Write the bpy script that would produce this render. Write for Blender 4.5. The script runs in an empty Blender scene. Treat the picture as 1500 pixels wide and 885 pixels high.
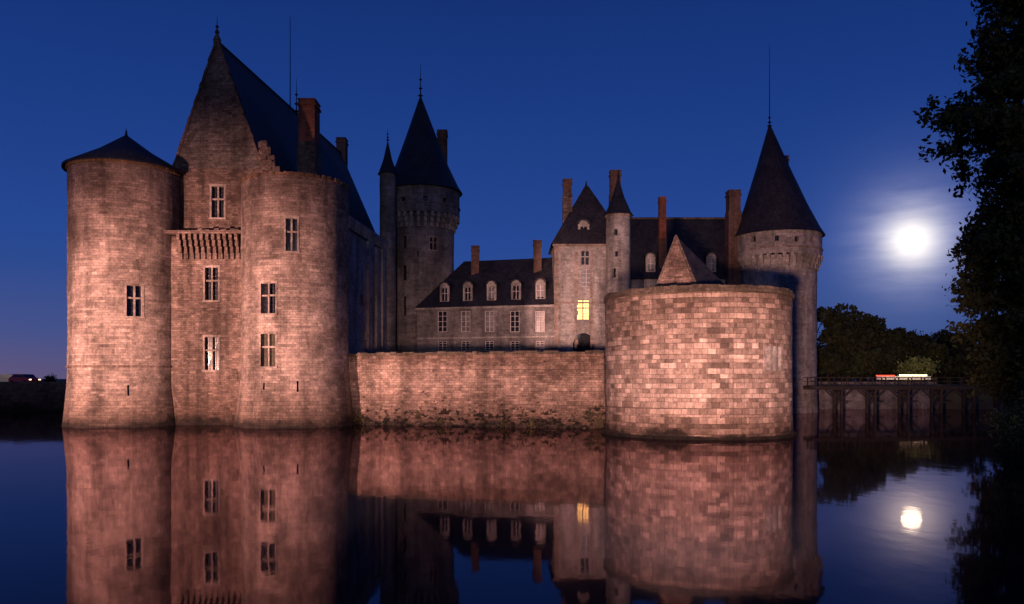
import bpy, math, random
import numpy as np
from mathutils import Vector, noise
random.seed(7); np.random.seed(7)
F=1170.0; CH=4.0; HZ=555.0
scene=bpy.context.scene

# ---------------------------------------------------------------- materials
def new_mat(name):
    m=bpy.data.materials.new(name); m.use_nodes=True
    nt=m.node_tree; bs=nt.nodes['Principled BSDF']
    return m,nt,bs
def N(nt,t,**kw):
    n=nt.nodes.new(t)
    for k,v in kw.items(): setattr(n,k,v)
    return n
def ramp(nt,src,stops):
    r=N(nt,'ShaderNodeValToRGB')
    e=r.color_ramp.elements
    while len(e)<len(stops): e.new(0.5)
    for i,(p,c) in enumerate(stops):
        e[i].position=p
        e[i].color=(c,c,c,1) if not isinstance(c,tuple) else (*c,1)
    nt.links.new(src,r.inputs[0]); return r.outputs[0]
def mul(nt,a,b,f=1.0,mode='MULTIPLY'):
    m=N(nt,'ShaderNodeMixRGB',blend_type=mode)
    for s,v in ((0,f),(1,a),(2,b)):
        if hasattr(v,'is_linked'): nt.links.new(v,m.inputs[s])
        elif isinstance(v,tuple): m.inputs[s].default_value=(*v,1)
        else: m.inputs[s].default_value=v
    return m.outputs[0]
def noise_n(nt,vec,scale,detail=5,rough=.55,sc=(1,1,1)):
    mp=N(nt,'ShaderNodeMapping'); mp.inputs['Scale'].default_value=sc
    nt.links.new(vec,mp.inputs[0])
    n=N(nt,'ShaderNodeTexNoise'); n.inputs['Scale'].default_value=scale
    n.inputs['Detail'].default_value=detail; n.inputs['Roughness'].default_value=rough
    nt.links.new(mp.outputs[0],n.inputs['Vector']); return n
def stone(name,c1,c2,mortar,bw,bh,base=True,patch=(.45,1.12),streak=.55,holes=False,top=None,bump=.7,ms=.012,topz=2.2,var2=(.72,1.15),warp=(.10,.04),fade=(0,.35)):
    m,nt,bs=new_mat(name)
    uv=N(nt,'ShaderNodeUVMap').outputs[0]
    pos=N(nt,'ShaderNodeNewGeometry').outputs['Position']
    dn=noise_n(nt,uv,1.1,2)
    rn=noise_n(nt,uv,1.0,1,.5,(.02,1.7,0))           # uneven course heights
    sub=N(nt,'ShaderNodeVectorMath',operation='SUBTRACT'); nt.links.new(dn.outputs['Color'],sub.inputs[0]); sub.inputs[1].default_value=(.5,.5,.5)
    sca=N(nt,'ShaderNodeVectorMath',operation='MULTIPLY'); nt.links.new(sub.outputs[0],sca.inputs[0]); sca.inputs[1].default_value=(*warp,0)
    sub2=N(nt,'ShaderNodeVectorMath',operation='MULTIPLY'); nt.links.new(rn.outputs['Color'],sub2.inputs[0]); sub2.inputs[1].default_value=(0,.55,0)
    add0=N(nt,'ShaderNodeVectorMath',operation='ADD'); nt.links.new(uv,add0.inputs[0]); nt.links.new(sca.outputs[0],add0.inputs[1])
    add=N(nt,'ShaderNodeVectorMath',operation='ADD'); nt.links.new(add0.outputs[0],add.inputs[0]); nt.links.new(sub2.outputs[0],add.inputs[1])
    def brick(w,off,ca,cb,cm,fr):
        b=N(nt,'ShaderNodeTexBrick'); nt.links.new(add.outputs[0],b.inputs['Vector'])
        b.inputs['Color1'].default_value=(*ca,1); b.inputs['Color2'].default_value=(*cb,1); b.inputs['Mortar'].default_value=(*cm,1)
        b.inputs['Scale'].default_value=1; b.inputs['Mortar Size'].default_value=ms; b.inputs['Mortar Smooth'].default_value=.3
        b.inputs['Brick Width'].default_value=w; b.inputs['Row Height'].default_value=bh; b.offset=off; b.offset_frequency=fr
        return b
    b=brick(bw,.43,c1,c2,mortar,2)
    b2=brick(bw*1.63,.31,(var2[0],)*3,(var2[1],)*3,(.8,)*3,3)
    col=mul(nt,b.outputs['Color'],b2.outputs['Color'])
    avg=tuple((c1[i]+c2[i])/2*(var2[0]+var2[1])/2 for i in range(3))
    p=noise_n(nt,pos,.33,7,.65)
    wn=noise_n(nt,pos,.55,4,.6,(1,1,1.4))           # where weathering hides the jointing
    col=mul(nt,col,avg,ramp(nt,wn.outputs['Fac'],[(.38,fade[0]),(.62,fade[1])]),'MIX')
    col=mul(nt,col,ramp(nt,p.outputs['Fac'],[(.34,patch[0]),(.48,(patch[0]+patch[1])/2),(.62,patch[1])]))
    s=noise_n(nt,pos,.8,5,.6,(1,1,.1))
    col=mul(nt,col,ramp(nt,s.outputs['Fac'],[(.35,streak),(.55,1.0)]))
    md_=noise_n(nt,pos,1.6,5,.7)
    col=mul(nt,col,ramp(nt,md_.outputs['Fac'],[(.36,.72),(.52,1.0),(.66,1.12)]))
    g=noise_n(nt,pos,6,5,.7)
    col=mul(nt,col,ramp(nt,g.outputs['Fac'],[(.3,.62),(.6,1.12)]))
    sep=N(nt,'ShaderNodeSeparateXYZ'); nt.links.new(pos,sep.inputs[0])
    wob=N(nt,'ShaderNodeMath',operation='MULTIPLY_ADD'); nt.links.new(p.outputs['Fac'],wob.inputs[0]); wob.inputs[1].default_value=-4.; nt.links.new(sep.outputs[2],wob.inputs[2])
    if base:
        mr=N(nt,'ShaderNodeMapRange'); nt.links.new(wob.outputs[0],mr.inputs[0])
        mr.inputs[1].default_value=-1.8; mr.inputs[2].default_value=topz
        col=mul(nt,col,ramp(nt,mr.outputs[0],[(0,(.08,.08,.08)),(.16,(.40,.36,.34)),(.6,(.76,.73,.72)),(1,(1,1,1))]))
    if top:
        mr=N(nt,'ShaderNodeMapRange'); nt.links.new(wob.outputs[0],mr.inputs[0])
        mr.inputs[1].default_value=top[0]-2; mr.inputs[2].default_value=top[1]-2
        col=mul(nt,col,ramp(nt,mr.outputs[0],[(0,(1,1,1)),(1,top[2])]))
    if holes:
        v=N(nt,'ShaderNodeTexVoronoi'); v.inputs['Scale'].default_value=1.15
        mp=N(nt,'ShaderNodeMapping'); mp.inputs['Scale'].default_value=(1,1,1.3); nt.links.new(add.outputs[0],mp.inputs[0]); nt.links.new(mp.outputs[0],v.inputs['Vector'])
        d=N(nt,'ShaderNodeMath',operation='MULTIPLY_ADD'); nt.links.new(g.outputs['Fac'],d.inputs[0]); d.inputs[1].default_value=.35; nt.links.new(v.outputs['Distance'],d.inputs[2])
        col=mul(nt,col,ramp(nt,d.outputs[0],[(.21,.06),(.27,1.0)]))
        cr=noise_n(nt,pos,1.9,5,.75,(1,1,1.5))
        lowm=N(nt,'ShaderNodeMapRange'); nt.links.new(wob.outputs[0],lowm.inputs[0]); lowm.inputs[1].default_value=-1.6; lowm.inputs[2].default_value=1.4; lowm.inputs[3].default_value=.50; lowm.inputs[4].default_value=.30
        lt=N(nt,'ShaderNodeMath',operation='LESS_THAN'); nt.links.new(cr.outputs['Fac'],lt.inputs[0]); nt.links.new(lowm.outputs[0],lt.inputs[1])
        col=mul(nt,col,(.10,.10,.09),lt.outputs[0])
    nt.links.new(col,bs.inputs['Base Color'])
    bs.inputs['Roughness'].default_value=.92; bs.inputs['Specular IOR Level'].default_value=.2
    mx=N(nt,'ShaderNodeMath',operation='MAXIMUM'); nt.links.new(b.outputs['Fac'],mx.inputs[0]); nt.links.new(b2.outputs['Fac'],mx.inputs[1])
    hm=N(nt,'ShaderNodeMath',operation='MULTIPLY_ADD'); nt.links.new(mx.outputs[0],hm.inputs[0]); hm.inputs[1].default_value=-.5; nt.links.new(g.outputs['Fac'],hm.inputs[2])
    bp=N(nt,'ShaderNodeBump'); bp.inputs['Strength'].default_value=bump; bp.inputs['Distance'].default_value=.09
    nt.links.new(hm.outputs[0],bp.inputs['Height']); nt.links.new(bp.outputs[0],bs.inputs['Normal'])
    return m
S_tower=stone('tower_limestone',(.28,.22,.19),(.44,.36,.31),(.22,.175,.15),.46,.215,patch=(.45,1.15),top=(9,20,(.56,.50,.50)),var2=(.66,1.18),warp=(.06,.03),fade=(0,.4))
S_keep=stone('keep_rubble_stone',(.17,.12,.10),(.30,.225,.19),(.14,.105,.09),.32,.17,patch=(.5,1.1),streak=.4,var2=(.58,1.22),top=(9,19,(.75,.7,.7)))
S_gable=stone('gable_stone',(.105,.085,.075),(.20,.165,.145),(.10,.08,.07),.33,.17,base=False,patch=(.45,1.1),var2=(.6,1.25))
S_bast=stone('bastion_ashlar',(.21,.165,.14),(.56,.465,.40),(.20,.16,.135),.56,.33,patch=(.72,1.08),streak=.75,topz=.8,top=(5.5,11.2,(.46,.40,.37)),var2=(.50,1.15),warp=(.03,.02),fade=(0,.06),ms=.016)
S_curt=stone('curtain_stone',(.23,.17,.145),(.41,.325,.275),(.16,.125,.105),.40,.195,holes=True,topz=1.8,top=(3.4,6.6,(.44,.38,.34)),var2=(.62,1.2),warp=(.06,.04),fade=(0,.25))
S_pale=stone('pale_limestone',(.29,.285,.275),(.40,.39,.375),(.27,.26,.25),.5,.27,base=False,patch=(.55,1.05),bump=.3,var2=(.85,1.08))
S_cour=stone('courtyard_plaster',(.16,.155,.155),(.235,.228,.225),(.15,.145,.145),.55,.28,base=False,patch=(.5,1.05),bump=.25,var2=(.85,1.08))
S_trim=stone('dressed_stone',(.28,.23,.20),(.38,.31,.275),(.23,.19,.165),.8,.4,base=False,patch=(.55,1.1),bump=.4)
S_moss=stone('mossy_coping',(.08,.07,.055),(.15,.12,.095),(.06,.055,.045),.7,.3,base=False)
S_rust=stone('lichen_coping',(.19,.11,.07),(.28,.17,.11),(.16,.10,.075),.5,.2,base=False,patch=(.35,1.1))
S_quay=stone('quay_stone',(.08,.072,.065),(.14,.125,.11),(.07,.06,.055),.6,.3)
S_brick=stone('chimney_brick',(.25,.085,.055),(.33,.125,.08),(.17,.11,.09),.24,.08,base=False,patch=(.5,1.1),ms=.01,bump=.3)
S_brickd=stone('weathered_chimney_brick',(.12,.075,.06),(.18,.11,.09),(.10,.08,.075),.24,.08,base=False,patch=(.5,1.1),ms=.01,bump=.3)
def slate(name,c=(.013,.014,.019)):
    m,nt,bs=new_mat(name)
    uv=N(nt,'ShaderNodeUVMap').outputs[0]
    b=N(nt,'ShaderNodeTexBrick'); nt.links.new(uv,b.inputs['Vector'])
    b.inputs['Color1'].default_value=(c[0]*.6,c[1]*.6,c[2]*.6,1); b.inputs['Color2'].default_value=(c[0]*1.5,c[1]*1.5,c[2]*1.5,1); b.inputs['Mortar'].default_value=(.006,.006,.008,1)
    b.inputs['Scale'].default_value=1; b.inputs['Brick Width'].default_value=.3; b.inputs['Row Height'].default_value=.22; b.inputs['Mortar Size'].default_value=.012
    pos=N(nt,'ShaderNodeNewGeometry').outputs['Position']
    p=noise_n(nt,pos,.6,6,.65)
    col=mul(nt,b.outputs['Color'],ramp(nt,p.outputs['Fac'],[(.3,.5),(.7,1.6)]))
    nt.links.new(col,bs.inputs['Base Color']); bs.inputs['Roughness'].default_value=.55; bs.inputs['Specular IOR Level'].default_value=.3
    bp=N(nt,'ShaderNodeBump'); bp.inputs['Strength'].default_value=.5; bp.inputs['Distance'].default_value=.03; bp.invert=True
    nt.links.new(b.outputs['Fac'],bp.inputs['Height']); nt.links.new(bp.outputs[0],bs.inputs['Normal'])
    return m
SLATE=slate('roof_slate')
def simple(name,c,rough=.6,spec=.3,metal=0,var=.3,scale=4,emit=None,es=0):
    m,nt,bs=new_mat(name)
    pos=N(nt,'ShaderNodeNewGeometry').outputs['Position']
    n=noise_n(nt,pos,scale,5)
    col=mul(nt,c,ramp(nt,n.outputs['Fac'],[(.3,1-var),(.7,1+var)]))
    nt.links.new(col,bs.inputs['Base Color']); bs.inputs['Roughness'].default_value=rough
    bs.inputs['Specular IOR Level'].default_value=spec; bs.inputs['Metallic'].default_value=metal
    if emit:
        ec=mul(nt,emit,ramp(nt,n.outputs['Fac'],[(.3,.6),(.7,1.2)]))
        nt.links.new(ec,bs.inputs['Emission Color']); bs.inputs['Emission Strength'].default_value=es
    return m
GLASS=simple('dark_window_glass',(.012,.014,.02),.12,.5)
GLASSF=simple('curtained_window',(.13,.13,.14),.3,.5,scale=1.2,var=.6)
LIT=simple('lit_window',(.3,.2,.1),.5,emit=(1,.55,.16),es=3.2,scale=2.2)
LITF=simple('faint_lit_window',(.03,.025,.02),.2,emit=(1,.55,.25),es=.10,scale=4)
WOOD=simple('bridge_timber',(.025,.022,.02),.8)
IRON=simple('wrought_iron',(.02,.02,.022),.5,metal=.6)
FRAME=simple('window_frame_paint',(.38,.37,.37),.5,var=.1)
WHITE=simple('white_paint',(.75,.72,.68),.6,var=.15)
BARK=simple('bark',(.035,.028,.022),.95,var=.4)
def leafmat(name,a,b):
    m,nt,bs=new_mat(name)
    pos=N(nt,'ShaderNodeNewGeometry').outputs['Position']
    n=noise_n(nt,pos,.9,4)
    nt.links.new(ramp(nt,n.outputs['Fac'],[(.35,a),(.65,b)]),bs.inputs['Base Color']); bs.inputs['Roughness'].default_value=.8; bs.inputs['Specular IOR Level'].default_value=.12
    return m
LEAF=leafmat('cypress_foliage',(.022,.030,.012),(.06,.066,.026))
LEAFD=leafmat('distant_foliage',(.012,.018,.010),(.035,.042,.02))
LEAFB=leafmat('bush_foliage',(.06,.08,.03),(.11,.13,.05))
LEAFI=leafmat('ivy_foliage',(.02,.02,.012),(.05,.045,.022))

# ---------------------------------------------------------------- mesh building
class MB:
    def __init__(s): s.v=[];s.f=[];s.uv=[]
    def face(s,pts,uvs=None):
        i=len(s.v); s.v+= [tuple(p) for p in pts]; s.f.append(list(range(i,i+len(pts))))
        if uvs is None:
            P=[Vector(p) for p in pts]; n=Vector((0,0,0))
            for k in range(1,len(P)-1): n+=(P[k]-P[0]).cross(P[k+1]-P[0])
            if n.length<1e-9: n=Vector((0,0,1))
            n.normalize()
            if abs(n.z)>.97: uvs=[(p.x,p.y) for p in P]
            else:
                t=Vector((-n.y,n.x,0)).normalized(); w=n.cross(t)
                uvs=[(p.dot(t),p.dot(w)) for p in P]
        s.uv+=uvs
    def hexa(s,a,b):
        s.face(a[::-1]); s.face(b)
        for i in range(4):
            j=(i+1)%4; s.face([a[i],a[j],b[j],b[i]])
    def box(s,c,sz,rot=0,taper=1):
        cx,cy,cz=c; hx,hy,hz=sz[0]/2,sz[1]/2,sz[2]/2; ca,sa=math.cos(rot),math.sin(rot)
        def q(x,y,z): return (cx+x*ca-y*sa,cy+x*sa+y*ca,cz+z)
        k=taper
        s.hexa([q(-hx,-hy,-hz),q(hx,-hy,-hz),q(hx,hy,-hz),q(-hx,hy,-hz)],[q(-hx*k,-hy*k,hz),q(hx*k,-hy*k,hz),q(hx*k,hy*k,hz),q(-hx*k,hy*k,hz)])
    def block(s,fn,u0,u1,z0,z1,d0,d1):
        s.hexa([fn(u0,z0,d0),fn(u1,z0,d0),fn(u1,z0,d1),fn(u0,z0,d1)],[fn(u0,z1,d0),fn(u1,z1,d0),fn(u1,z1,d1),fn(u0,z1,d1)])
    def rod(s,p,q,r0,r1,n=6):
        p=Vector(p);q=Vector(q);d=(q-p).normalized(); a=d.orthogonal().normalized(); b=d.cross(a)
        A=[p+(a*math.cos(t)+b*math.sin(t))*r0 for t in [2*math.pi*i/n for i in range(n)]]
        B=[q+(a*math.cos(t)+b*math.sin(t))*r1 for t in [2*math.pi*i/n for i in range(n)]]
        for i in range(n):
            j=(i+1)%n; s.face([A[i],A[j],B[j],B[i]])
        s.face(B); s.face(A[::-1])
    def revolve(s,cx,cy,prof,n=64,apex=(0,0)):
        base=len(s.v); z0=prof[0][1]; z1=prof[-1][1]; R=prof[0][0]
        L=0; Ls=[0]
        for i in range(1,len(prof)):
            L+=math.hypot(prof[i][0]-prof[i-1][0],prof[i][1]-prof[i-1][1]); Ls.append(L)
        for (r,z) in prof:
            k=(z-z0)/(z1-z0+1e-9)
            for j in range(n+1):
                a=2*math.pi*j/n; s.v.append((cx+apex[0]*k+r*math.sin(a),cy+apex[1]*k-r*math.cos(a),z))
        for i in range(len(prof)-1):
            for j in range(n):
                a=base+i*(n+1)+j; b=a+1; c=b+n+1; d=a+n+1
                s.f.append([a,b,c,d])
                s.uv+=[(R*2*math.pi*j/n,Ls[i]),(R*2*math.pi*(j+1)/n,Ls[i]),(R*2*math.pi*(j+1)/n,Ls[i+1]),(R*2*math.pi*j/n,Ls[i+1])]
    def surf(s,fn,u0,u1,du,z0,z1,dz,ops,su,topj=0):
        us=set(np.linspace(u0,u1,max(2,int(abs(u1-u0)/du)+1)).round(5)); zs=set(np.linspace(z0,z1,max(2,int((z1-z0)/dz)+1)).round(4))
        for o in ops: us|={round(o[0],5),round(o[1],5)}; zs|={round(o[2],4),round(o[3],4)}
        us=sorted(us); zs=sorted(zs); idx={}
        def vi(i,j):
            if (i,j) not in idx:
                z=zs[j]
                if j==len(zs)-1 and topj: z+=topj*(noise.noise((us[i]*su*.9,3.1,z))+.5*noise.noise((us[i]*su*3,1.1,z)))
                idx[(i,j)]=len(s.v); s.v.append(tuple(fn(us[i],z,0)))
            return idx[(i,j)]
        for i in range(len(us)-1):
            for j in range(len(zs)-1):
                um=(us[i]+us[i+1])/2; zm=(zs[j]+zs[j+1])/2
                if any(o[0]<um<o[1] and o[2]<zm<o[3] for o in ops): continue
                s.f.append([vi(i,j),vi(i+1,j),vi(i+1,j+1),vi(i,j+1)])
                s.uv+=[(us[i]*su,zs[j]),(us[i+1]*su,zs[j]),(us[i+1]*su,zs[j+1]),(us[i]*su,zs[j+1])]
    def build(s,name,mat,parent=None,smooth=False):
        me=bpy.data.meshes.new(name); me.from_pydata(s.v,[],s.f)
        ul=me.uv_layers.new(name='UVMap'); ul.data.foreach_set('uv',[c for u in s.uv for c in u])
        if smooth: me.polygons.foreach_set('use_smooth',[True]*len(me.polygons))
        me.materials.append(mat); me.update()
        o=bpy.data.objects.new(name,me); scene.collection.objects.link(o)
        if parent: o.parent=parent
        return o
class Bld:
    def __init__(s,name):
        s.e=bpy.data.objects.new(name,None); scene.collection.objects.link(s.e); s.p={}
    def __call__(s,part,mat,smooth=False):
        if part not in s.p: s.p[part]=(MB(),mat,smooth)
        return s.p[part][0]
    def done(s):
        for k,(m,mat,sm) in s.p.items():
            if m.f: m.build(k,mat,s.e,sm)
def cyl(xl,xr,Y):
    a=math.atan((xl-750)/F); b=math.atan((xr-750)/F); c=(a+b)/2; h=(b-a)/2
    return Y*math.tan(c), Y, math.sin(h)*Y/math.cos(c)
def cylfn(cx,cy,R,batter=0,bz=4,rough=.05):
    def fn(a,z,d):
        r=R-d
        if batter and z<bz: r+=batter*((bz-max(z,-1))/bz)**1.6
        if rough: r+=rough*noise.noise((a*R*.5,z*.5,cx))+rough*.5*noise.noise((a*R*1.7,z*1.7,cx))
        return Vector((cx+r*math.sin(a),cy-r*math.cos(a),z))
    def hit(x):
        s=(x-750)/F; A=s*s+1; B=-2*(s*cx+cy); C=cx*cx+cy*cy-R*R
        D=max(B*B-4*A*C,0); Y=(-B-math.sqrt(D))/(2*A)
        return math.atan2(s*Y-cx,cy-Y),Y
    return fn,hit
def planefn(p0,p1,rough=.03):
    L=math.hypot(p1[0]-p0[0],p1[1]-p0[1]); tx,ty=(p1[0]-p0[0])/L,(p1[1]-p0[1])/L
    def fn(u,z,d):
        d2=d+(rough*noise.noise((u*.5,z*.5,p0[0])) if rough else 0)
        return Vector((p0[0]+u*tx-d2*ty,p0[1]+u*ty+d2*tx,z))
    def hit(x):
        s=(x-750)/F; u=(s*p0[1]-p0[0])/(tx-s*ty); return u,p0[1]+u*ty
    return fn,hit,L
def opn(hit,x,y,w,h):
    u0,Y=hit(x-w/2); u1,_=hit(x+w/2); _,Y=hit(x)
    return (u0,u1,CH+(HZ-y-h/2)/F*Y,CH+(HZ-y+h/2)/F*Y)
def window(b,fn,o,su,depth=.4,kind='cross',glass=GLASS,trim=S_trim,surround=.16,gname='window_glass'):
    u0,u1,z0,z1=o; t=b('window_reveals',trim); g=b(gname,glass)
    R=lambda u,z,d:fn(u,z,d)
    t.face([R(u0,z0,0),R(u0,z1,0),R(u0,z1,depth),R(u0,z0,depth)])
    t.face([R(u1,z0,0),R(u1,z0,depth),R(u1,z1,depth),R(u1,z1,0)])
    t.face([R(u0,z0,0),R(u0,z0,depth),R(u1,z0,depth),R(u1,z0,0)])
    t.face([R(u0,z1,0),R(u1,z1,0),R(u1,z1,depth),R(u0,z1,depth)])
    g.face([R(u0,z0,depth),R(u1,z0,depth),R(u1,z1,depth),R(u0,z1,depth)])
    um=(u0+u1)/2
    if kind=='cross':
        m=.07/su; zt=z0+(z1-z0)*.6
        q=b('mullions',trim)
        q.block(fn,um-m,um+m,z0,z1,.1,.3); q.block(fn,u0,um-m,zt-.07,zt+.07,.11,.29); q.block(fn,um+m,u1,zt-.07,zt+.07,.11,.29)
        ir=b('leaded_bars',IRON); k=.018/su
        for f in (.25,.75):
            uu=u0+(u1-u0)*f; ir.block(fn,uu-k,uu+k,z0,z1,depth-.06,depth-.03)
        for f in (.15,.3,.45,.75,.88):
            zz=z0+(z1-z0)*f; ir.block(fn,u0,u1,zz-.015,zz+.015,depth-.065,depth-.035)
    if kind=='sash':
        q=b('sash_bars',FRAME); k=.035/su
        for f in (.0,.5,1):
            uu=u0+(u1-u0)*f; kk=k*1.3; uu=min(max(uu,u0+kk),u1-kk); q.block(fn,uu-kk,uu+kk,z0,z1,depth-.13,depth-.03)
        for f in (.0,.25,.5,.75,1):
            zz=min(max(z0+(z1-z0)*f,z0+.05),z1-.05); q.block(fn,u0,u1,zz-.03,zz+.03,depth-.12,depth-.04)
    if surround:
        s=surround/su; q=b('window_surrounds',trim); e=-.035
        q.block(fn,u0-s,u0,z0,z1,e,.04); q.block(fn,u1,u1+s,z0,z1,e,.04)
        q.block(fn,u0-s*1.2,u1+s*1.2,z1,z1+surround*1.3,e-.01,.04); q.block(fn,u0-s*1.3,u1+s*1.3,z0-surround,z0,e-.07,.04)
def tower(b,c,z0,z1,wins,batter=0,bz=4,mat=S_tower,part='tower_walls',seg=96,topj=0,trim=S_trim,kind='cross'):
    cx,cy,R=c; fn,hit=cylfn(cx,cy,R,batter,bz)
    ops=[]
    for i,w in enumerate(wins):
        o=opn(hit,*w[:4]); ops.append(o)
        k=w[4] if len(w)>4 else kind
        gl=w[5] if len(w)>5 else GLASS
        window(b,fn,o,R,kind=k,surround=.13 if k!='slit' else 0,glass=gl,trim=trim,gname='window_glass' if gl is GLASS else 'window_glass_lit')
    b(part,mat,True).surf(fn,-math.pi,math.pi,2*math.pi/seg,z0,z1,.5,ops,R,topj)
    return fn,hit
def ring(mb,c,r0,r1,z0,z1,n=96,jit=0):
    cx,cy=c[0],c[1]
    for i in range(n):
        a0=2*math.pi*i/n; a1=2*math.pi*(i+1)/n
        q=lambda r,a,z:(cx+r*math.sin(a),cy-r*math.cos(a),z)
        j=jit*random.uniform(-1,1); k=jit*random.uniform(-1,1)
        mb.hexa([q(r1+j,a0,z0),q(r1+j,a1,z0),q(r0,a1,z0),q(r0,a0,z0)],[q(r1+j,a0,z1+k),q(r1+j,a1,z1+k),q(r0,a1,z1+k),q(r0,a0,z1+k)])
def corbels(mb,c,R,n,z0,z1,proj):
    fn,_=cylfn(c[0],c[1],R,0,0,0)
    for i in range(n):
        a=2*math.pi*i/n; w=math.pi/n*.46; h=(z1-z0)/3
        for k in range(3): mb.block(fn,a-w,a+w,z0+k*h,z0+(k+1)*h-.003,-proj*(k+1)/3,.1)
def finial(mb,x,y,z0,z1,r=.07):
    mb.rod((x,y,z0),(x,y,z1),r,.015)
    for f,k in ((.1,3.2),(.3,2.4),(.55,1.9)):
        z=z0+(z1-z0)*f; mb.revolve(x,y,[(.01,z-.15),(r*k,z-.02),(r*k,z+.03),(.01,z+.2)],10)
def zat(y,Y): return CH+(HZ-y)/F*Y
def xat(x,Y): return (x-750)/F*Y

# ================================================================= KEEP
K=Bld('castle_keep')
A=cyl(98,267,70); B=cyl(353,511,69.5)
tower(K,A,-1.2,22.0,[(197,441,23,45),(188,572,3,16,'slit')],.38,5.0)
ring(K('cornice',S_rust),A,A[2]-.3,A[2]+.13,21.8,22.1,96,.02)
K('tower_roof',SLATE,True).revolve(A[0],A[1],[(A[2]+.42,21.95),(A[2]+.42,22.16),(A[2]*.5,23.75),(.0,25.4)],64)
finial(K('iron_finials',IRON),A[0],A[1],25.2,26.0,.05)
fnB,hitB=tower(K,B,-1.2,20.75,[(427,344,17,48),(393,437,21,44),(393,513,21,48,'cross',LITF),(436,566,3,16,'slit'),(388,566,2.5,10,'slit')],.62,5.5,topj=.18)
ring(K('lichen_rim',S_rust),B,B[2]-.5,B[2]+.07,20.58,20.85,110,.06)
K('tower_top_deck',S_moss).revolve(B[0],B[1],[(B[2]-.3,20.55),(.01,20.6)],48)
ring(K('string_course',S_keep),A,A[2]-.1,A[2]+.10,4.95,5.1,80,.015)
p0=(-32,68.9); p1=(-21.0,68.9)
fn,hit,L=planefn(p0,p1,.08)
wl=[(310,416,19,48),(310,518,20,48)]; ops=[opn(hit,*w) for w in wl]
for o in ops: window(K,fn,o,1)
K('front_wall',S_keep,True).surf(fn,0,L,.6,-1.2,16.3,.6,ops,1)
cb=K('machicolation_corbels',S_keep)
n=11
u0,_=hit(262);u1,_=hit(354)
for i in range(n):
    uc=u0+(u1-u0)*(i+.5)/n
    for k in range(4): cb.block(fn,uc-.13,uc+.13,14.3+k*.52,14.3+k*.52+.517,-.20*(k+1),.05)
cb.block(fn,u0-1,u1+1,16.39,16.66,-.88,1.8)
for i in range(10):
    uc=u0+(u1-u0)*random.random(); cb.block(fn,uc-.2,uc+.2,16.662,16.75+random.uniform(0,.15),-.5,-.1)
for i in range(5):
    cb.block(fn,u0+4.6+random.uniform(-.4,.4),u0+5.0+random.uniform(0,.3),3.6+i*.2,3.75+i*.2,-.12,.05)
fn2,hit2,L2=planefn((-29.95,70.6),(-22.0,70.6))
o=opn(hit2,319,296,18,46); window(K,fn2,o,1)
K('upper_front_wall',S_keep,True).surf(fn2,0,L2,.8,16.3,22.6,.8,[o],1)
K('string_course_gable',S_keep).block(fn2,-.0,L2,22.0,22.18,-.12,.05)
AX=-26.1; AZ=34.0; GZ=22.6
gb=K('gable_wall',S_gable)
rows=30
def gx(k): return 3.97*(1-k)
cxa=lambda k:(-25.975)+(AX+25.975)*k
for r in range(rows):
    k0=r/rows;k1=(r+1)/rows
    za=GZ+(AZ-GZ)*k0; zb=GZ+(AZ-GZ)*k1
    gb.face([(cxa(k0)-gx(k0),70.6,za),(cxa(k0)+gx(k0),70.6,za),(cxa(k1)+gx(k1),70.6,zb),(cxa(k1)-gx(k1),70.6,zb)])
    cp=K('gable_coping',S_keep)
    for sgn in (-1,1):
        x0=cxa(k0)+sgn*gx(k0); x1=cxa(k1)+sgn*gx(k1); dx=.11*sgn; jj=random.uniform(-.04,.04)
        a=[(x0-dx,70.5,za),(x0+dx+jj,70.5,za),(x0+dx+jj,71.1,za),(x0-dx,71.1,za)]
        c=[(x1-dx,70.5,zb),(x1+dx+jj,70.5,zb),(x1+dx+jj,71.1,zb),(x1-dx,71.1,zb)]
        cp.hexa(a,c)
bm_=K('broken_masonry',S_keep)
for i in range(46):
    t=random.random(); zz=21.0+3.9*t; xx=-22.0+random.random()*(1-t)*2.3
    bm_.box((xx,70.9+random.uniform(-.15,.15),zz),(random.uniform(.35,.8),.8,random.uniform(.25,.6)),random.uniform(-.15,.15))
rf=K('main_roof',SLATE)
G0=(-26.1,70.8,33.9);G1=(-22.5,105.3,33.7)
ER0=(-21.95,70.8,22.6);ER1=(-18.2,107,23.4);EL0=(-30.0,70.8,22.6);EL1=(-27,107,23.4)
rf.face([ER0,ER1,G1,G0]); rf.face([EL1,EL0,G0,G1]); rf.face([ER1,EL1,G1])
K('ridge_lead',IRON).rod(G0,G1,.12,.12)
ew,ehit,eL=planefn((-19.6,71.5),(-15.9,108))
eo=[opn(ehit,*w) for w in [(565,478,4,30),(545,508,8,26),(556,420,3,14),(530,440,4,14),(536,492,4,12)]]
for o in eo: window(K,ew,o,1,kind='slit',surround=.1,trim=S_pale)
K('east_wall',S_pale,True).surf(ew,0,eL,1,-1,21.7,1,eo,1,.15)
eb=K('east_buttresses',S_pale)
for px,wd,zt in ((540,1.0,21.2),(551,.7,20.2),(560,.9,20.8),(571,.8,19.5)):
    u,_=ehit(px); eb.block(ew,u-wd,u+wd,-1,zt,-.35,.1)
for i in range(34):
    u=14+i*.65; eb.block(ew,u-.15,u+.15,20.4,21.3,-.4,.05)
eb.block(ew,13.5,36.4,21.3,21.75,-.42,.6)
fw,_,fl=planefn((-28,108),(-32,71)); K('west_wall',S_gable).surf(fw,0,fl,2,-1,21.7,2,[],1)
K('wall_walk',S_moss).face([(-32,70.6,20.4),(-19.6,71.5,20.4),(-15.9,108,20.4),(-28,108,20.4)])
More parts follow.
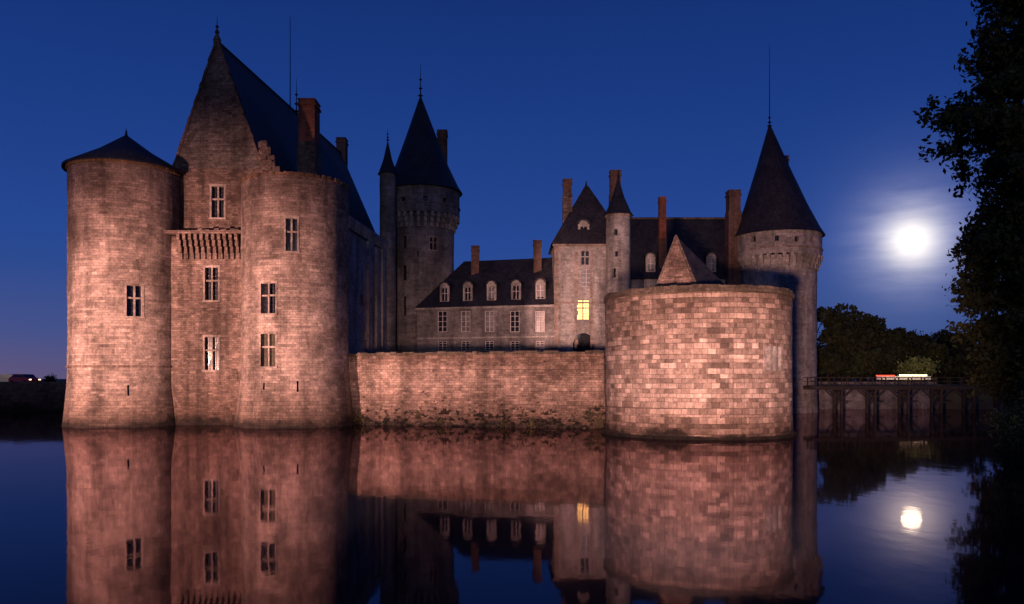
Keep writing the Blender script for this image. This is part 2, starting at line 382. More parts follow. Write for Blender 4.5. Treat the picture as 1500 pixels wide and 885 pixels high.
def chimney(b,x,y,w,d,z0,zs,z1,top=S_brickd,low=S_gable,rot=0):
    if zs>z0: b('chimney_base',low).box((x,y,(z0+zs)/2),(w*1.12,d*1.1,zs-z0),rot)
    tn='' if top is S_brick else '_weathered'
    b('chimney_stack'+tn,top).box((x,y,(zs+z1)/2),(w,d,z1-zs),rot)
    b('chimney_cap'+tn,top).box((x,y,z1-.45),(w*1.14,d*1.12,.25),rot); b('chimney_cap'+tn,top).box((x,y,z1+.06),(w*1.1,d*1.08,.12),rot)
chimney(K,xat(453,80),80,1.6,2.2,19,27.4,31.6,top=S_brick)
chimney(K,xat(501,106),106,1.2,1.6,24,30,35.7)
ir=K('iron_finials',IRON)
ir.rod((-24.27,87.4,33.6),(-24.27,87.4,43.6),.07,.03); finial(ir,-24.1,89.3,33.5,37.6,.09)
finial(ir,AX,70.7,34,36.1,.08); K('gable_finial',S_gable).revolve(AX,70.7,[(.3,33.7),(.35,34),(.12,34.5),(.2,34.7),(.01,35.1)],12)
C=cyl(573,665,110)
tower(K,C,-1,26.2,[(592,355,6,18,'slit'),(592,400,7,22,'slit'),(592,448,6,28,'slit'),(635,357,11,18,'cross'),(612,372,3,8,'slit')],part='rear_tower_walls',mat=S_cour,trim=S_cour)
corbels(K('machicolation_corbels_rear',S_pale),C,C[2],34,24.2,26.1,.78)
C2=(C[0],C[1],C[2]+.78)
tower(K,C2,26.1,29.6,[(590,293,7,8,'slit'),(623,291,7,8,'slit'),(652,294,6,8,'slit'),(575,296,4,8,'slit')],part='rear_tower_parapet',mat=S_cour,trim=S_cour)
ring(K('rear_string',S_cour),C2,C[2]-.3,C2[2]+.1,27.2,27.4)
K('rear_tower_roof',SLATE,True).revolve(C[0],C[1],[(C2[2]+.4,29.5),(C2[2]-.1,30.3),(C2[2]*.72,33.2),(C2[2]*.42,37.2),(.12,42.8)],64,(-.3,0))
finial(ir,C[0]-.3,C[1],42.5,47.4,.11)
T=(xat(568,104),104,1.05)
tower(K,T,3,30.7,[],part='stair_turret',mat=S_cour,seg=24)
K('stair_turret_roof',SLATE,True).revolve(T[0],T[1],[(1.3,30.6),(1.1,31),(.55,32.6),(.04,35)],32); finial(ir,T[0],T[1],34.9,36.6,.06)
chimney(K,xat(648,112),112,1.3,1.5,26,30,38.6)
K.done()

# ================================================================= CURTAIN WALL
W=Bld('curtain_wall')
fn,hit,L=planefn((-15.6,70.4),(9.3,63.5),.10)
def fnb(u,z,d):
    return fn(u,z,d-(.28*max(0,(3-z))/3 if z<3 else 0)+.05*noise.noise((u*1.8,z*1.8,4)))
W('wall_face',S_curt,True).surf(fnb,0,L,.25,-1.2,6.15,.25,[],1,.1)
cp=W('coping_stones',S_moss); u=0
while u<L-.3:
    w=random.uniform(.4,1.1); w=min(w,L-u); cp.block(fn,u+.01,u+w-.01,6.02,6.25+random.uniform(-.08,.08),-.09+random.uniform(-.04,.04),.9); u+=w
W('wall_back',S_curt).block(fn,0,L,2,6.0,.7,.88)
W.done()

# ================================================================= BASTION
Q=Bld('round_bastion_tower')
D=cyl(887,1161,58.7)
fnD,hitD=tower(Q,D,-1.2,9.75,[(1133,525,25,36,'none',S_pale)],.12,1.6,mat=S_bast,part='bastion_walls',seg=140)
o=opn(hitD,1133,525,25,36)
for f in (.0,.34,.66,1.0):
    uu=o[0]+(o[1]-o[0])*f; Q('blocked_window_mullions',S_pale).block(fnD,uu-.02,uu+.02,o[2],o[3],-.03,.3)
ring(Q('footing',S_quay),D,D[2]-.1,D[2]+.27,-1,.22,100,.04)
ring(Q('coping',S_moss),D,D[2]-.5,D[2]+.13,9.7,9.95,84,.02)
ring(Q('coping_upper',S_moss),D,D[2]-.6,D[2]+.03,9.95,10.15,90,.04)
Q('terrace',S_moss).revolve(D[0],D[1],[(D[2]-.4,9.9),(.01,10.3)],48)
h0=10.0
a=(xat(957,57),57,h0);bq=(xat(1024,55.5),55.5,h0);c=(xat(1080,58.5),58.5,h0);d=(xat(1010,62),62,h0)
ap=(xat(990,57.5),57.5,zat(345,57.5))
Q('house_gable',S_keep).face([a,bq,ap]); r=Q('house_roof',SLATE); r.face([bq,c,ap]); r.face([c,d,ap]); r.face([d,a,ap])
Q('gable_copings',S_gable).rod(a,ap,.11,.09,4); Q('gable_copings',S_gable).rod(bq,ap,.11,.09,4)
Q.done()

# ================================================================= GALLERY WING
def dormer(b,x,y,z0,w,h,rot=0,depth=2.5,gl=GLASSF):
    ca,sa=math.cos(rot),math.sin(rot)
    q=lambda lx,ly,z:(x+lx*ca-ly*sa,y+lx*sa+ly*ca,z)
    st=b('dormer_fronts',S_pale)
    hw=w/2; ww=hw*.6
    for (x0,x1,za,zb) in ((-hw,-ww,0,h),(ww,hw,0,h),(-ww,ww,0,.25),(-ww,ww,h-.3,h)):
        st.hexa([q(x0,0,z0+za),q(x1,0,z0+za),q(x1,.3,z0+za),q(x0,.3,z0+za)],[q(x0,0,z0+zb),q(x1,0,z0+zb),q(x1,.3,z0+zb),q(x0,.3,z0+zb)])
    b('dormer_glass'+('_curtained' if gl is GLASSF else ''),gl).face([q(-ww,.2,z0+.25),q(ww,.2,z0+.25),q(ww,.2,z0+h-.3),q(-ww,.2,z0+h-.3)])
    fb=b('dormer_bars',FRAME); fb.hexa([q(-.04,.1,z0+.25),q(.04,.1,z0+.25),q(.04,.19,z0+.25),q(-.04,.19,z0+.25)],[q(-.04,.1,z0+h-.3),q(.04,.1,z0+h-.3),q(.04,.19,z0+h-.3),q(-.04,.19,z0+h-.3)])
    zz=z0+h*.55; fb.hexa([q(-ww,.11,zz),q(ww,.11,zz),q(ww,.18,zz),q(-ww,.18,zz)],[q(-ww,.11,zz+.07),q(ww,.11,zz+.07),q(ww,.18,zz+.07),q(-ww,.18,zz+.07)])
    n=8; P_=lambda s,ly:[q(-hw*s*math.cos(math.pi*i/n),ly,z0+h+.003+hw*.8*s*math.sin(math.pi*i/n)) for i in range(n+1)]
    st.face(P_(.8,-.05)); pts=P_(1.15,-.12); ptb=P_(1.15,depth); inn=P_(.8,-.12)
    rr=b('dormer_roofs',SLATE)
    for i in range(n): rr.face([pts[i],pts[i+1],ptb[i+1],ptb[i]]); rr.face([inn[i],inn[i+1],pts[i+1],pts[i]])
    for s in (-1,1): rr.face([q(s*hw,.3,z0),q(s*hw,depth,z0),q(s*hw,depth,z0+h),q(s*hw,.3,z0+h)])
G=Bld('gallery_wing')
gp0=(xat(611,103),103); gp1=(5.4,98)
fn,hit,L=planefn(gp0,gp1,.02)
ops=[]
for x in (648,682,717,754,791):
    for (yy,hh) in ((471,31),(507,14)):
        o=opn(hit,x,yy,14 if yy<500 else 13,hh); ops.append(o)
        g=GLASS if x in (754,648) or yy>500 else GLASSF
        window(G,fn,o,1,depth=.2,kind='sash',glass=g,gname='glass_'+('dark' if g is GLASS else 'curtained'),surround=.18,trim=S_cour)
G('walls',S_cour,True).surf(fn,0,L,1,2,13.1,1,ops,1)
G('string_course',S_pale).block(fn,0,L,9.1,9.3,-.1,.03); G('cornice',S_pale).block(fn,-.2,L,12.85,13.15,-.25,.05)
rot=math.atan2(gp1[1]-gp0[1],gp1[0]-gp0[0]); nx,ny=-math.sin(rot),math.cos(rot); tx,ty=math.cos(rot),math.sin(rot)
def gp(u,d,z): return (gp0[0]+u*tx+d*nx,gp0[1]+u*ty+d*ny,z)
r=G('roof',SLATE)
r.face([gp(-.2,-.35,13.1),gp(L,-.35,13.1),gp(L,4.6,19.6),gp(4.8,4.6,19.6)]); r.face([gp(-.2,9.5,13.1),gp(-.2,-.35,13.1),gp(4.8,4.6,19.6)]); r.face([gp(L,9.5,13.1),gp(-.2,9.5,13.1),gp(4.8,4.6,19.6),gp(L,4.6,19.6)])
for x in (650,684,719,755,791):
    u,_=hit(x); p=gp(u,.25,0); dormer(G,p[0],p[1],13.7,1.25,2.2,rot,gl=GLASS if x in (684,755,650) else GLASSF)
for x,y0 in ((683,362),(777,354)):
    u,_=hit(x); p=gp(u,3.6,0); chimney(G,p[0],p[1],1.0,1.0,16,17,zat(y0,p[1]),top=S_brickd)
G.done()

# ================================================================= PAVILION
V=Bld('gatehouse_pavilion')
fn,hit,L=planefn((5.15,97.6),(13.9,97.6),.02)
ws=[(857,378,11,20,'cross',GLASS),(859,407,17,26,'sash',GLASSF),(854,454,17,28,'cross',LIT)]
ops=[]
for x,y,w,h,k,g in ws:
    o=opn(hit,x,y,w,h); ops.append(o); window(V,fn,o,1,kind=k,glass=g,gname={id(LIT):'lit_glass',id(GLASS):'glass'}.get(id(g),'glass_curtained'),trim=S_pale,surround=.22,depth=.25)
do=opn(hit,855,500,31,24); do=(do[0],do[1],3.0,do[3]); ops.append(do)
window(V,fn,do,1,kind='none',depth=1.2,trim=S_pale,surround=.0)
um=(do[0]+do[1])/2; rr=(do[1]-do[0])/2; sp=V('door_arch',S_pale)
for s in (-1,1):
    for i in range(8):
        t0=math.pi/2*i/8;t1=math.pi/2*(i+1)/8
        sp.face([fn(um+s*rr*math.cos(t0),do[3]-rr+rr*math.sin(t0),.01),fn(um+s*rr*math.cos(t1),do[3]-rr+rr*math.sin(t1),.01),fn(um+s*rr,do[3]-rr+rr*math.sin(t1),.01),fn(um+s*rr,do[3]-rr+rr*math.sin(t0),.01)])
for i in range(9):
    t0=math.pi*i/9; t1=math.pi*(i+.92)/9; a_=lambda r,t,d:fn(um+r*math.cos(t),do[3]-rr+r*math.sin(t),d)
    sp.hexa([a_(rr,t0,-.08),a_(rr+.4,t0,-.08),a_(rr+.4,t0,.1),a_(rr,t0,.1)],[a_(rr,t1,-.08),a_(rr+.4,t1,-.08),a_(rr+.4,t1,.1),a_(rr,t1,.1)])
V('walls',S_pale,True).surf(fn,0,L,1,2,20.5,1,ops,1)
V('side_wall',S_pale).face([(5.15,97.6,2),(5.15,105,2),(5.15,105,20.5),(5.15,97.6,20.5)]); V('side_wall',S_pale).face([(13.9,97.6,2),(13.9,105,2),(13.9,105,20.5),(13.9,97.6,20.5)])
cq=V('quoins',S_trim)
for i in range(26):
    w=.7 if i%2 else .4; cq.block(fn,0,w,2+i*.7,2+i*.7+.66,-.04,.03)
cq.block(fn,-.2,L+.2,20.2,20.55,-.3,.05); cq.block(fn,-.02,L,13.2,13.4,-.08,.03)
for x_ in (-.02,.85):
    for i in range(20):
        u_,_=hit(857); cq.block(fn,u_-1.25+x_*2.2,u_-.95+x_*2.2+(.15 if i%2 else 0),7.6+i*.6,7.6+i*.6+.56,-.03,.03)
r=V('roof',SLATE); zt=28.4; Rg0=(9.2,101.2,zt);Rg1=(9.7,101.2,zt)
e=[(4.75,97.1,20.4),(14.2,97.1,20.4),(14.2,105.4,20.4),(4.75,105.4,20.4)]
r.face([e[0],e[1],Rg1,Rg0]);r.face([e[1],e[2],Rg1]);r.face([e[2],e[3],Rg0,Rg1]);r.face([e[3],e[0],Rg0])
dormer(V,xat(855,98.1),98.1,20.8,1.4,2.2,0,2,GLASS)
chimney(V,xat(831,100),100,1.05,1.2,20,27,28.8)
chimney(V,xat(901,102),102,1.3,1.3,20,27.6,30.4)
T=(xat(906,96.6),96.6,1.5)
tower(V,T,3,23.7,[(902,340,5,9,'slit'),(899,400,6,14,'slit'),(903,372,4,8,'slit')],part='stair_turret',mat=S_pale,seg=8)
ring(V('turret_cornice',S_trim),T,1.2,1.62,23.5,23.8,8)
V('turret_roof',SLATE).revolve(T[0],T[1],[(1.85,23.7),(1.5,24.2),(.7,26),(.03,28.3)],8)
finial(V('finials',IRON),T[0],T[1],28.2,29.2,.05); finial(V('finials',IRON),9.4,101.2,28.4,29.2,.05)
V.done()

# ================================================================= RESIDENCE WING
R_=Bld('residence_wing')
fn,hit,L=planefn((13.9,99),(31.5,99),.02)
R_('walls',S_pale,True).surf(fn,0,L,1.5,2,16.4,1.5,[],1)
r=R_('roof',SLATE); r.face([(13.9,98.6,16.3),(29,98.6,16.3),(29,103.8,24.8),(13.9,103.8,24.8)]); r.face([(29,98.6,16.3),(29,109,16.3),(29,103.8,24.8)]); r.face([(29,109,16.3),(13.9,109,16.3),(13.9,103.8,24.8),(29,103.8,24.8)])
R_('ridge_tiles',S_gable).rod((14,103.8,24.85),(29,103.8,24.85),.14,.14)
for x in (953,1042): dormer(R_,xat(x,99.2),99.2,17.2,1.2,2.0)
chimney(R_,xat(970,100),100,.85,.9,17,21.5,26.6,top=S_brick,low=S_brickd)
chimney(R_,xat(1074,98.4),98.4,1.4,1.6,15,24.5,27.0,low=S_cour)
R_.done()

# ================================================================= CORNER TOWER
E=Bld('corner_tower')
c=cyl(1083,1197,98)
tower(E,c,-1.2,18.6,[(1176,440,3,14,'slit')],.15,3,mat=S_pale,part='tower_walls')
corbels(E('machicolation_corbels',S_pale),c,c[2],36,17.1,18.8,.66)
c2=(c[0],c[1],c[2]+.6)
tower(E,c2,18.7,21.4,[(1104,350,6,8,'slit'),(1138,349,6,8,'slit'),(1167,350,6,8,'slit'),(1190,351,5,8,'slit')],part='parapet',mat=S_pale)
ring(E('parapet_string',S_trim),c2,c[2]-.2,c2[2]+.09,19.4,19.55)
E('conical_roof',SLATE,True).revolve(c[0],c[1],[(c2[2]+.35,21.3),(c2[2]-.15,22.2),(c2[2]*.72,25.2),(c2[2]*.36,30.2),(.08,35.2)],64,(-1.0,0))
ir=E('mast',IRON); ir.rod((c[0]-1,98,35),(c[0]-1,98,45),.06,.02); finial(ir,c[0]-1,98,34.8,37,.09)
chimney(E,xat(1149,101),101,.8,.9,22,27,32.0)
E.done()

# ================================================================= GROUND / WATER
def flat(name,pts,z,mat):
    m=MB(); m.face([(x,y,z) for x,y in pts]); return m.build(name,mat)
def groundmat():
    m,nt,bs=new_mat('grass_ground'); pos=N(nt,'ShaderNodeNewGeometry').outputs['Position']
    n=noise_n(nt,pos,.4,8,.7)
    nt.links.new(ramp(nt,n.outputs['Fac'],[(.3,(.03,.035,.015)),(.7,(.07,.065,.035))]),bs.inputs['Base Color']); bs.inputs['Roughness'].default_value=.95
    return m
GR=groundmat()
loop=[(-140,2),(-60,2),(-20,2),(0,2),(14,3),(24,16),(27,30),(29.5,40),(36,50),(44,62),(58,80),(78,100),(80,106),(60,107),(40,108),(35,135),(0,140),(-40,135),(-45,99),(-70,98.5),(-140,98)]
m=MB(); cen=Vector((0,60,0)); n=len(loop)
for i in range(n):
    a=Vector((*loop[i],0));b_=Vector((*loop[(i+1)%n],0))
    za=2.0 if i<12 else 3.2; zb=2.0 if (i+1)%n<12 else 3.2
    A0=cen+(a-cen)*.96;B0=cen+(b_-cen)*.96; A2=cen+(a-cen)*1.3;B2=cen+(b_-cen)*1.3; A3=cen+(a-cen)*70;B3=cen+(b_-cen)*70
    a.z=za;b_.z=zb
    hz=lambda k:2.2 if k<6 or k%n==0 else 3.2
    m.face([(A0.x,A0.y,-1.5),(B0.x,B0.y,-1.5),tuple(b_),tuple(a)])
    m.face([tuple(a),tuple(b_),(B2.x,B2.y,hz((i+1)%n)),(A2.x,A2.y,hz(i))]); m.face([(A2.x,A2.y,hz(i)),(B2.x,B2.y,hz((i+1)%n)),(B3.x,B3.y,3.2),(A3.x,A3.y,3.2)])
m.build('ground',GR)
m=MB(); cy_=[(-19,71.5),(-15,71.2),(9,64.5),(16,62),(24,90),(31,97),(30,125),(-15,125),(-19,110)]
m.face([(x,y,3.0) for x,y in cy_])
for i in range(len(cy_)):
    a,b_=cy_[i],cy_[(i+1)%len(cy_)]; m.face([(a[0],a[1],-1),(b_[0],b_[1],-1),(b_[0],b_[1],3.0),(a[0],a[1],3.0)])
m.build('courtyard_ground',S_quay)
wm,nt,bs=new_mat('moat_water')
nt.nodes.remove(bs)
pos=N(nt,'ShaderNodeNewGeometry').outputs['Position']
n1=noise_n(nt,pos,.9,3,.5,(1,.6,1)); bp=N(nt,'ShaderNodeBump'); bp.inputs['Strength'].default_value=.045; bp.inputs['Distance'].default_value=.08
nt.links.new(n1.outputs['Fac'],bp.inputs['Height'])
df=N(nt,'ShaderNodeBsdfDiffuse'); df.inputs[0].default_value=(.006,.008,.011,1)
gl=N(nt,'ShaderNodeBsdfGlossy'); gl.inputs['Color'].default_value=(.80,.66,.72,1); gl.inputs['Roughness'].default_value=.04; nt.links.new(bp.outputs[0],gl.inputs['Normal'])
fr=N(nt,'ShaderNodeFresnel'); fr.inputs['IOR'].default_value=1.36; nt.links.new(bp.outputs[0],fr.inputs['Normal'])
mx=N(nt,'ShaderNodeMixShader'); nt.links.new(fr.outputs[0],mx.inputs[0]); nt.links.new(df.outputs[0],mx.inputs[1]); nt.links.new(gl.outputs[0],mx.inputs[2])
nt.links.new(mx.outputs[0],nt.nodes['Material Output'].inputs[0])
flat('moat_water',[(-150,-2),(120,-2),(120,150),(-150,150)],0,wm)
q=MB(); q.box((-92,97.4,1.2),(96,.8,4.9)); q.build('quay_wall',S_quay)
q=MB(); q.box((48.5,106.3,1.1),(15.5,.8,4.6)); q.box((48.5,106.3,3.5),(15.7,1.0,.2)); q.build('embankment_wall',S_cour)
e=Bld('light_trail_barrier')  # barrier carrying the strips that stand in for a vehicle's light streak
for i in range(6): e('panels',WHITE).box((50.8+i*1.25,110,4.12),(1.2,.08,.5)); e('posts',IRON).box((50.2+i*1.25,110.1,3.7),(.1,.1,1.2))
REDL=simple('red_vehicle_light',(.3,.02,.02),emit=(1,.08,.04),es=2.5)
e('red_light_trail',REDL).box((51.4,109.9,4.45),(2.6,.06,.12))  # glowing strip in place of the red part of a vehicle light streak
WL=simple('white_vehicle_light',(.8,.7,.6),emit=(1,.70,.42),es=3.5)
e('white_light_trail',WL).box((55.2,109.9,4.48),(3.8,.06,.2))  # glowing strip for the warm white end of the same vehicle streak
e.done()
f=Bld('wooden_footbridge'); w=f('deck_and_posts',WOOD)
bx0,bx1=34.0,66.0; by=lambda x:91+(x-34)*.10
def bb(x0,x1,dy,z,hz,wy=.14):
    w.hexa([(x0,by(x0)+dy,z),(x1,by(x1)+dy,z),(x1,by(x1)+dy+wy,z),(x0,by(x0)+dy+wy,z)],[(x0,by(x0)+dy,z+hz),(x1,by(x1)+dy,z+hz),(x1,by(x1)+dy+wy,z+hz),(x0,by(x0)+dy+wy,z+hz)])
bb(bx0,bx1,0,3.0,.2,2.2)
for dy in (-.1,2.15): bb(bx0,bx1,dy,4.1,.09); bb(bx0,bx1,dy,3.65,.06); bb(bx0,bx1,dy,2.75,.25)
x=bx0+.5
while x<bx1:
    for dy in (-.1,2.15): w.box((x,by(x)+dy+.07,3.7),(.11,.11,.95))
    x+=1.6
x=37.7
while x<bx1:
    for dy in (0,2.1):
        w.box((x,by(x)+dy,1.0),(.26,.26,4.0))
        for s in (-1,1): w.rod((x,by(x)+dy,1.7),(x+s*1.2,by(x)+dy,2.85),.09,.09,5)
    w.rod((x,by(x)+0,2.6),(x,by(x)+2.1,.5),.09,.09,5); w.box((x,by(x)+1,2.65),(.3,2.6,.25)); w.box((x,by(x)-.18,1.3),(1.4,.1,.14))
    x+=4.0
f.done()
def car(name,x,y,z,rot,col):
    b=Bld(name); pm=simple('car_paint',col,.3,.6,var=.05)
    ca,sa=math.cos(rot),math.sin(rot); T=lambda a,c,h:(x+a*ca-c*sa,y+a*sa+c*ca,z+h)
    body=[(-2.1,.3),(-2.15,.75),(-1.9,.92),(-1.2,.95),(-.6,1.4),(.9,1.45),(1.75,1.0),(2.1,.9),(2.12,.3)]
    mb=b('body',pm)
    mb.face([T(a,-.85,h) for a,h in body][::-1]); mb.face([T(a,.85,h) for a,h in body])
    for i in range(len(body)):
        p,q_=body[i],body[(i+1)%len(body)]; mb.face([T(p[0],-.85,p[1]),T(q_[0],-.85,q_[1]),T(q_[0],.85,q_[1]),T(p[0],.85,p[1])])
    g=b('windows',GLASS)
    for s in (-.86,.86): g.face([T(-1.05,s,.98),T(-.58,s,1.32),T(.85,s,1.36),T(1.5,s,1.02)])
    g.face([T(-1.15,-.7,1.0),T(-.64,-.7,1.4),T(-.64,.7,1.4),T(-1.15,.7,1.0)])
    tl=b('tail_lamps',REDL)
    for s in (-.65,.65): tl.box(T(2.14,s,.78),(.06,.3,.14),rot)
    hl=b('head_lamps',WL)
    for s in (-.65,.65): hl.box(T(-2.14,s,.7),(.06,.3,.14),rot)
    for a in (-1.35,1.35):
        for s in (-.8,.8): b('wheels',IRON).rod(T(a,s-.1,.32),T(a,s+.1,.32),.32,.32,14)
    b.done()
car('parked_car',xat(36,108),108,3.2,2.7,(.35,.03,.03))
car('parked_car.001',xat(8,112),112,3.2,.3,(.1,.1,.12))

# ---------------------------------------------------------------- foliage
def leaves(name,P,size,mat,parent=None,elong=1.6):
    P=np.asarray(P); n=len(P); a=np.random.normal(size=(n,3)); a/=np.linalg.norm(a,axis=1)[:,None]
    b=np.random.normal(size=(n,3)); b-= (a*b).sum(1)[:,None]*a; b/=np.linalg.norm(b,axis=1)[:,None]
    s=size*np.random.uniform(.6,1.4,n)[:,None]
    v=np.stack([P-a*s*elong/2,P+b*s*.4,P+a*s*elong/2,P-b*s*.4],1).reshape(-1,3)
    me=bpy.data.meshes.new(name); me.vertices.add(4*n); me.vertices.foreach_set('co',v.ravel())
    me.loops.add(4*n); me.loops.foreach_set('vertex_index',np.arange(4*n)); me.polygons.add(n)
    me.polygons.foreach_set('loop_start',np.arange(n)*4); me.polygons.foreach_set('loop_total',np.full(n,4))
    me.update(calc_edges=True); me.validate(); me.materials.append(mat)
    o=bpy.data.objects.new(name,me); scene.collection.objects.link(o)
    if parent: o.parent=parent
    return o
T=Bld('cypress_tree'); tk=T('trunk',BARK); TX,TY=38.0,56
tk.rod((TX,TY,1.2),(TX+.3,TY,12),.85,.6,12); tk.rod((TX+.3,TY,12),(TX,TY,24),.6,.35,10); tk.rod((TX,TY,24),(TX,TY,36),.35,.08,8)
for i in range(7):
    a=i*.9; tk.rod((TX+1.3*math.cos(a),TY+1.3*math.sin(a),1.6),(TX+.3*math.cos(a),TY+.3*math.sin(a),4.5),.25,.3,6)
zz=[2,4,6,8,10.8,13.6,15.2,16.5,18,20.5,22.3,24,26,28,30,33,36]
rr=[3.6,4.6,5.4,5.8,6.3,6.6,5.2,4.6,5.8,7.6,8.8,8.0,6.0,5.4,5.6,4.6,1.5]
LP=[]
lb=T('limbs',BARK)
for i in range(400):
    z=random.uniform(2.5,35.5); az=random.uniform(0,2*math.pi); L=np.interp(z,zz,rr)*random.choice([1,.95,.8,.65,.9])*random.uniform(.85,1.06)
    dx,dy=math.cos(az),math.sin(az)*.8; prev=Vector((TX,TY,z-L*.12)); ns=7
    for k in range(1,ns+1):
        t=k/ns; p=Vector((TX+dx*L*t+random.gauss(0,.15),TY+dy*L*t+random.gauss(0,.15),z-L*.12+L*.22*math.sin(t*2.2)))
        lb.rod(prev,p,.10*(1.1-t)+.012,.10*(1.0-t)+.01,4); prev=p
        if t>.25:
            for c in range(2):
                q=p+Vector((random.gauss(0,.45),random.gauss(0,.45),random.gauss(-.1,.32))); m_=random.randint(18,42); sp=random.uniform(.22,.45)
                g=np.random.normal(size=(m_,3))*[sp,sp,sp*.8]; g[:,2]-=np.abs(np.random.normal(size=m_))*.25
                LP.append(g+np.array(q))
leaves('foliage',np.concatenate(LP),.28,LEAF,T.e)
T.done()
def shrub(name,x,y,z,r,n,mat,size=.14):
    b=Bld(name); st=b('stems',BARK); LP=[]
    for i in range(14):
        a=random.uniform(0,6.28); t=random.uniform(.3,1); q=Vector((x+r*t*math.cos(a),y+r*t*math.sin(a),z+r*random.uniform(.2,1.3)))
        st.rod((x,y,z-.3),q,.05,.015,4); LP.append(np.random.normal(size=(n//14,3))*r*.28+np.array(q))
    leaves('foliage',np.concatenate(LP),size,mat,b.e); b.done()
shrub('waterside_shrub',27.3,42,.6,1.5,2600,LEAFB)
shrub('waterside_shrub.001',34.0,51,1.2,1.8,2200,LEAF)
shrub('lit_bush',xat(1347,113),113,3.4,2.0,2600,LEAFB,.3)
shrub('round_bush',xat(73,112),112,3.2,.75,600,LEAFD,.16)
LP=[]; tm=Bld('distant_trees'); tt=tm('trunks',BARK)
def dtree(x,y,h,w,n=2600):
    tt.rod((x,y,3),(x,y,3+h*.6),.35,.15,6)
    k=random.randint(11,16)
    for i in range(k):
        a=random.uniform(0,6.28); zc=random.uniform(.16,.88); rad=w*math.sin(math.pi*min(max(zc*.85+.1,0),1))*random.uniform(.25,.85)
        c=np.array([x+rad*math.cos(a),y+rad*math.sin(a)*.8,3+h*zc]); tt.rod((x,y,3+h*zc*.6),tuple(c),.12,.04,4)
        g=np.random.normal(size=(n//k,3)); g/=np.linalg.norm(g,axis=1)[:,None]; g*=(np.random.uniform(.3,1,(n//k,1))**.5)*w*random.uniform(.28,.45)
        g[:,2]*=.75; LP.append(c+g)
for px,py,Y in [(1190,437,125),(1215,440,128),(1243,458,122),(1265,455,130),(1287,462,135),(1305,478,128),(1325,485,133),(1350,482,140),(1375,480,145),(1400,478,138),(1425,478,140),(1450,482,132),(1475,475,135),(1500,470,130),(1530,460,130),(1560,450,130)]:
    h=zat(py,Y)-3; dtree(xat(px,Y),Y,h*1.0,h*.40)
for i in range(16):
    px=1195+i*22; Y=118+random.uniform(0,6)
    if not 1300<px<1370: dtree(xat(px,Y),Y,random.uniform(4.5,7),3.0,1200)
    else: dtree(xat(px,126),126,6,3,900)
for i in range(34):
    Y=random.uniform(230,300); px=1180+i*11; dtree(xat(px,Y),Y,zat(505,Y)+random.uniform(-2,3),9,700)
leaves('foliage',np.concatenate(LP),.55,LEAFD,tm.e,1.3); tm.done()
LP=[]
fn,hit,L=planefn((-15.6,70.4),(9.3,63.5),0)
for (u,z,r,n_) in [(1.2,1.3,.35,260),(1.9,.7,.3,220),(.9,2.2,.25,120),(2.6,.4,.25,150),(22.8,1.2,.3,120),(23.6,.5,.35,260),(24.4,.3,.3,200),(10,.35,.2,90),(15.5,.3,.2,80),(8,.9,.15,50),(18,.4,.2,80)]:
    p=fn(u,z,-.35); LP.append(np.random.normal(size=(n_,3))*[r,.08,r]+np.array(p))
leaves('ivy_plant',np.concatenate(LP),.12,LEAFI)

# ---------------------------------------------------------------- moon
md=Vector((.5,1,.1735)).normalized()
bpy.ops.mesh.primitive_uv_sphere_add(segments=48,ring_count=24,radius=34,location=md*3300+Vector((0,0,4)))
mo=bpy.context.object; mo.name='moon'
mm,nt,bs=new_mat('moon_surface'); bs.inputs['Base Color'].default_value=(.3,.3,.28,1)
bs.inputs['Emission Color'].default_value=(1,.90,.62,1); bs.inputs['Emission Strength'].default_value=6
mo.data.materials.append(mm)
for p in mo.data.polygons: p.use_smooth=True

# ---------------------------------------------------------------- world
wd=bpy.data.worlds.new('World'); scene.world=wd; wd.use_nodes=True; nt=wd.node_tree
for n_ in list(nt.nodes): nt.nodes.remove(n_)
out=N(nt,'ShaderNodeOutputWorld'); tc=N(nt,'ShaderNodeTexCoord').outputs['Generated']
sky=N(nt,'ShaderNodeTexSky'); sky.sky_type='NISHITA'; sky.sun_disc=False; sky.sun_elevation=math.radians(4); sky.sun_rotation=math.radians(180)
bg1=N(nt,'ShaderNodeBackground'); bg1.inputs[1].default_value=.003; nt.links.new(sky.outputs[0],bg1.inputs[0])
sep=N(nt,'ShaderNodeSeparateXYZ'); nt.links.new(tc,sep.inputs[0])
col=ramp(nt,sep.outputs[2],[(0,(.036,.055,.165)),(.05,(.026,.065,.24)),(.16,(.013,.056,.28)),(.32,(.006,.036,.215)),(.5,(.003,.020,.14))])
dot=N(nt,'ShaderNodeVectorMath',operation='DOT_PRODUCT'); nt.links.new(tc,dot.inputs[0]); dot.inputs[1].default_value=tuple(md)
om=N(nt,'ShaderNodeMath',operation='SUBTRACT'); om.inputs[0].default_value=1; nt.links.new(dot.outputs['Value'],om.inputs[1])
def ex(k,amp):
    a=N(nt,'ShaderNodeMath',operation='MULTIPLY'); nt.links.new(om.outputs[0],a.inputs[0]); a.inputs[1].default_value=-k
    b=N(nt,'ShaderNodeMath',operation='EXPONENT'); nt.links.new(a.outputs[0],b.inputs[0])
    c=N(nt,'ShaderNodeMath',operation='MULTIPLY'); nt.links.new(b.outputs[0],c.inputs[0]); c.inputs[1].default_value=amp; return c.outputs[0]
cl=noise_n(nt,tc,9,5,.6,(1,1,6)); clr=ramp(nt,cl.outputs['Fac'],[(.3,.45),(.7,1.25)])
h1=mul(nt,(1,.88,.58),ex(3300,.95)); h2=mul(nt,mul(nt,(.68,.62,.58),ex(950,.60)),clr); h3=mul(nt,(.28,.30,.45),ex(260,.18))
col=mul(nt,col,h1,1,'ADD'); col=mul(nt,col,h2,1,'ADD'); col=mul(nt,col,h3,1,'ADD')
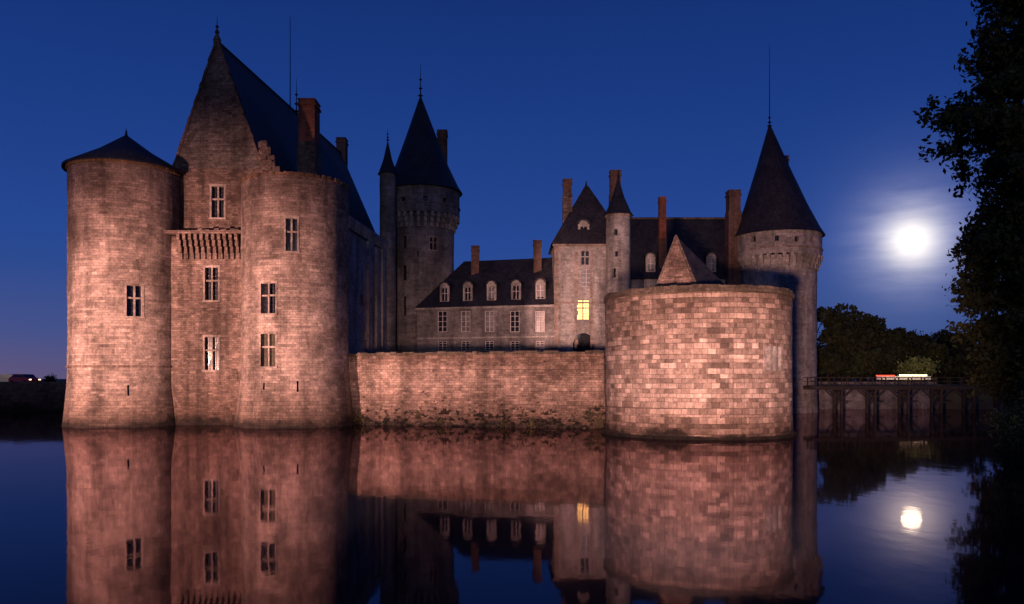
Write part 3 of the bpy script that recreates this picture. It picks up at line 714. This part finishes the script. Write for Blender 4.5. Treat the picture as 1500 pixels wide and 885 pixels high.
gd=Vector((-.75,.8,0)).normalized(); d2=N(nt,'ShaderNodeVectorMath',operation='DOT_PRODUCT'); nt.links.new(tc,d2.inputs[0]); d2.inputs[1].default_value=tuple(gd)
om=N(nt,'ShaderNodeMath',operation='SUBTRACT'); om.inputs[0].default_value=1; nt.links.new(d2.outputs['Value'],om.inputs[1])
az=N(nt,'ShaderNodeMath',operation='ABSOLUTE'); nt.links.new(sep.outputs[2],az.inputs[0])
zf=ramp(nt,az.outputs[0],[(0,1.0),(.05,.35),(.13,0.0)])
col=mul(nt,col,mul(nt,mul(nt,(.30,.13,.10),ex(7,.28)),zf),1,'ADD')
bg2=N(nt,'ShaderNodeBackground'); nt.links.new(col,bg2.inputs[0]); bg2.inputs[1].default_value=1.0
ad=N(nt,'ShaderNodeAddShader'); nt.links.new(bg1.outputs[0],ad.inputs[0]); nt.links.new(bg2.outputs[0],ad.inputs[1]); nt.links.new(ad.outputs[0],out.inputs[0])

# ---------------------------------------------------------------- lights
def light(name,kind,loc,target,energy,color,size=1,ang=60,blend=.6):
    l=bpy.data.lights.new(name,kind); l.energy=energy; l.color=color
    if kind=='SPOT': l.spot_size=math.radians(ang); l.spot_blend=blend; l.shadow_soft_size=size
    o=bpy.data.objects.new(name,l); scene.collection.objects.link(o); o.location=loc
    if target: o.rotation_euler=(Vector(target)-Vector(loc)).to_track_quat('-Z','Y').to_euler()
    return o
s=light('flood_fill','SUN',(8,-50,12),(0,60,6),.20,(1,.76,.72)); s.data.angle=math.radians(3)  # added sun-type lamp, weak pink fill standing in for broad floodlight
PK=(1,.50,.39)
light('floodlight_keep','SPOT',(-42,16,2.9),(-26,69,3),430000,PK,.8,50,.9)
light('floodlight_wall','SPOT',(-6,9,2.7),(-3,66,3),150000,PK,.8,30,.9)
light('floodlight_bastion','SPOT',(2,9,2.7),(14,62,3),250000,PK,.8,46,.9)
light('road_lamp','SPOT',(53,105,7.5),(56,113,3.2),900,(1,.75,.45),.3,90,.5)

# ---------------------------------------------------------------- camera
cd=bpy.data.cameras.new('camera'); cam=bpy.data.objects.new('camera',cd); scene.collection.objects.link(cam)
cam.location=(0,0,CH); cam.rotation_euler=(math.radians(90),0,0); cd.sensor_width=36; cd.lens=F/1500*36; cd.shift_y=112.5/1500; cd.clip_end=20000
scene.camera=cam
scene.view_settings.view_transform='Standard'; scene.view_settings.look='None'; scene.view_settings.exposure=0
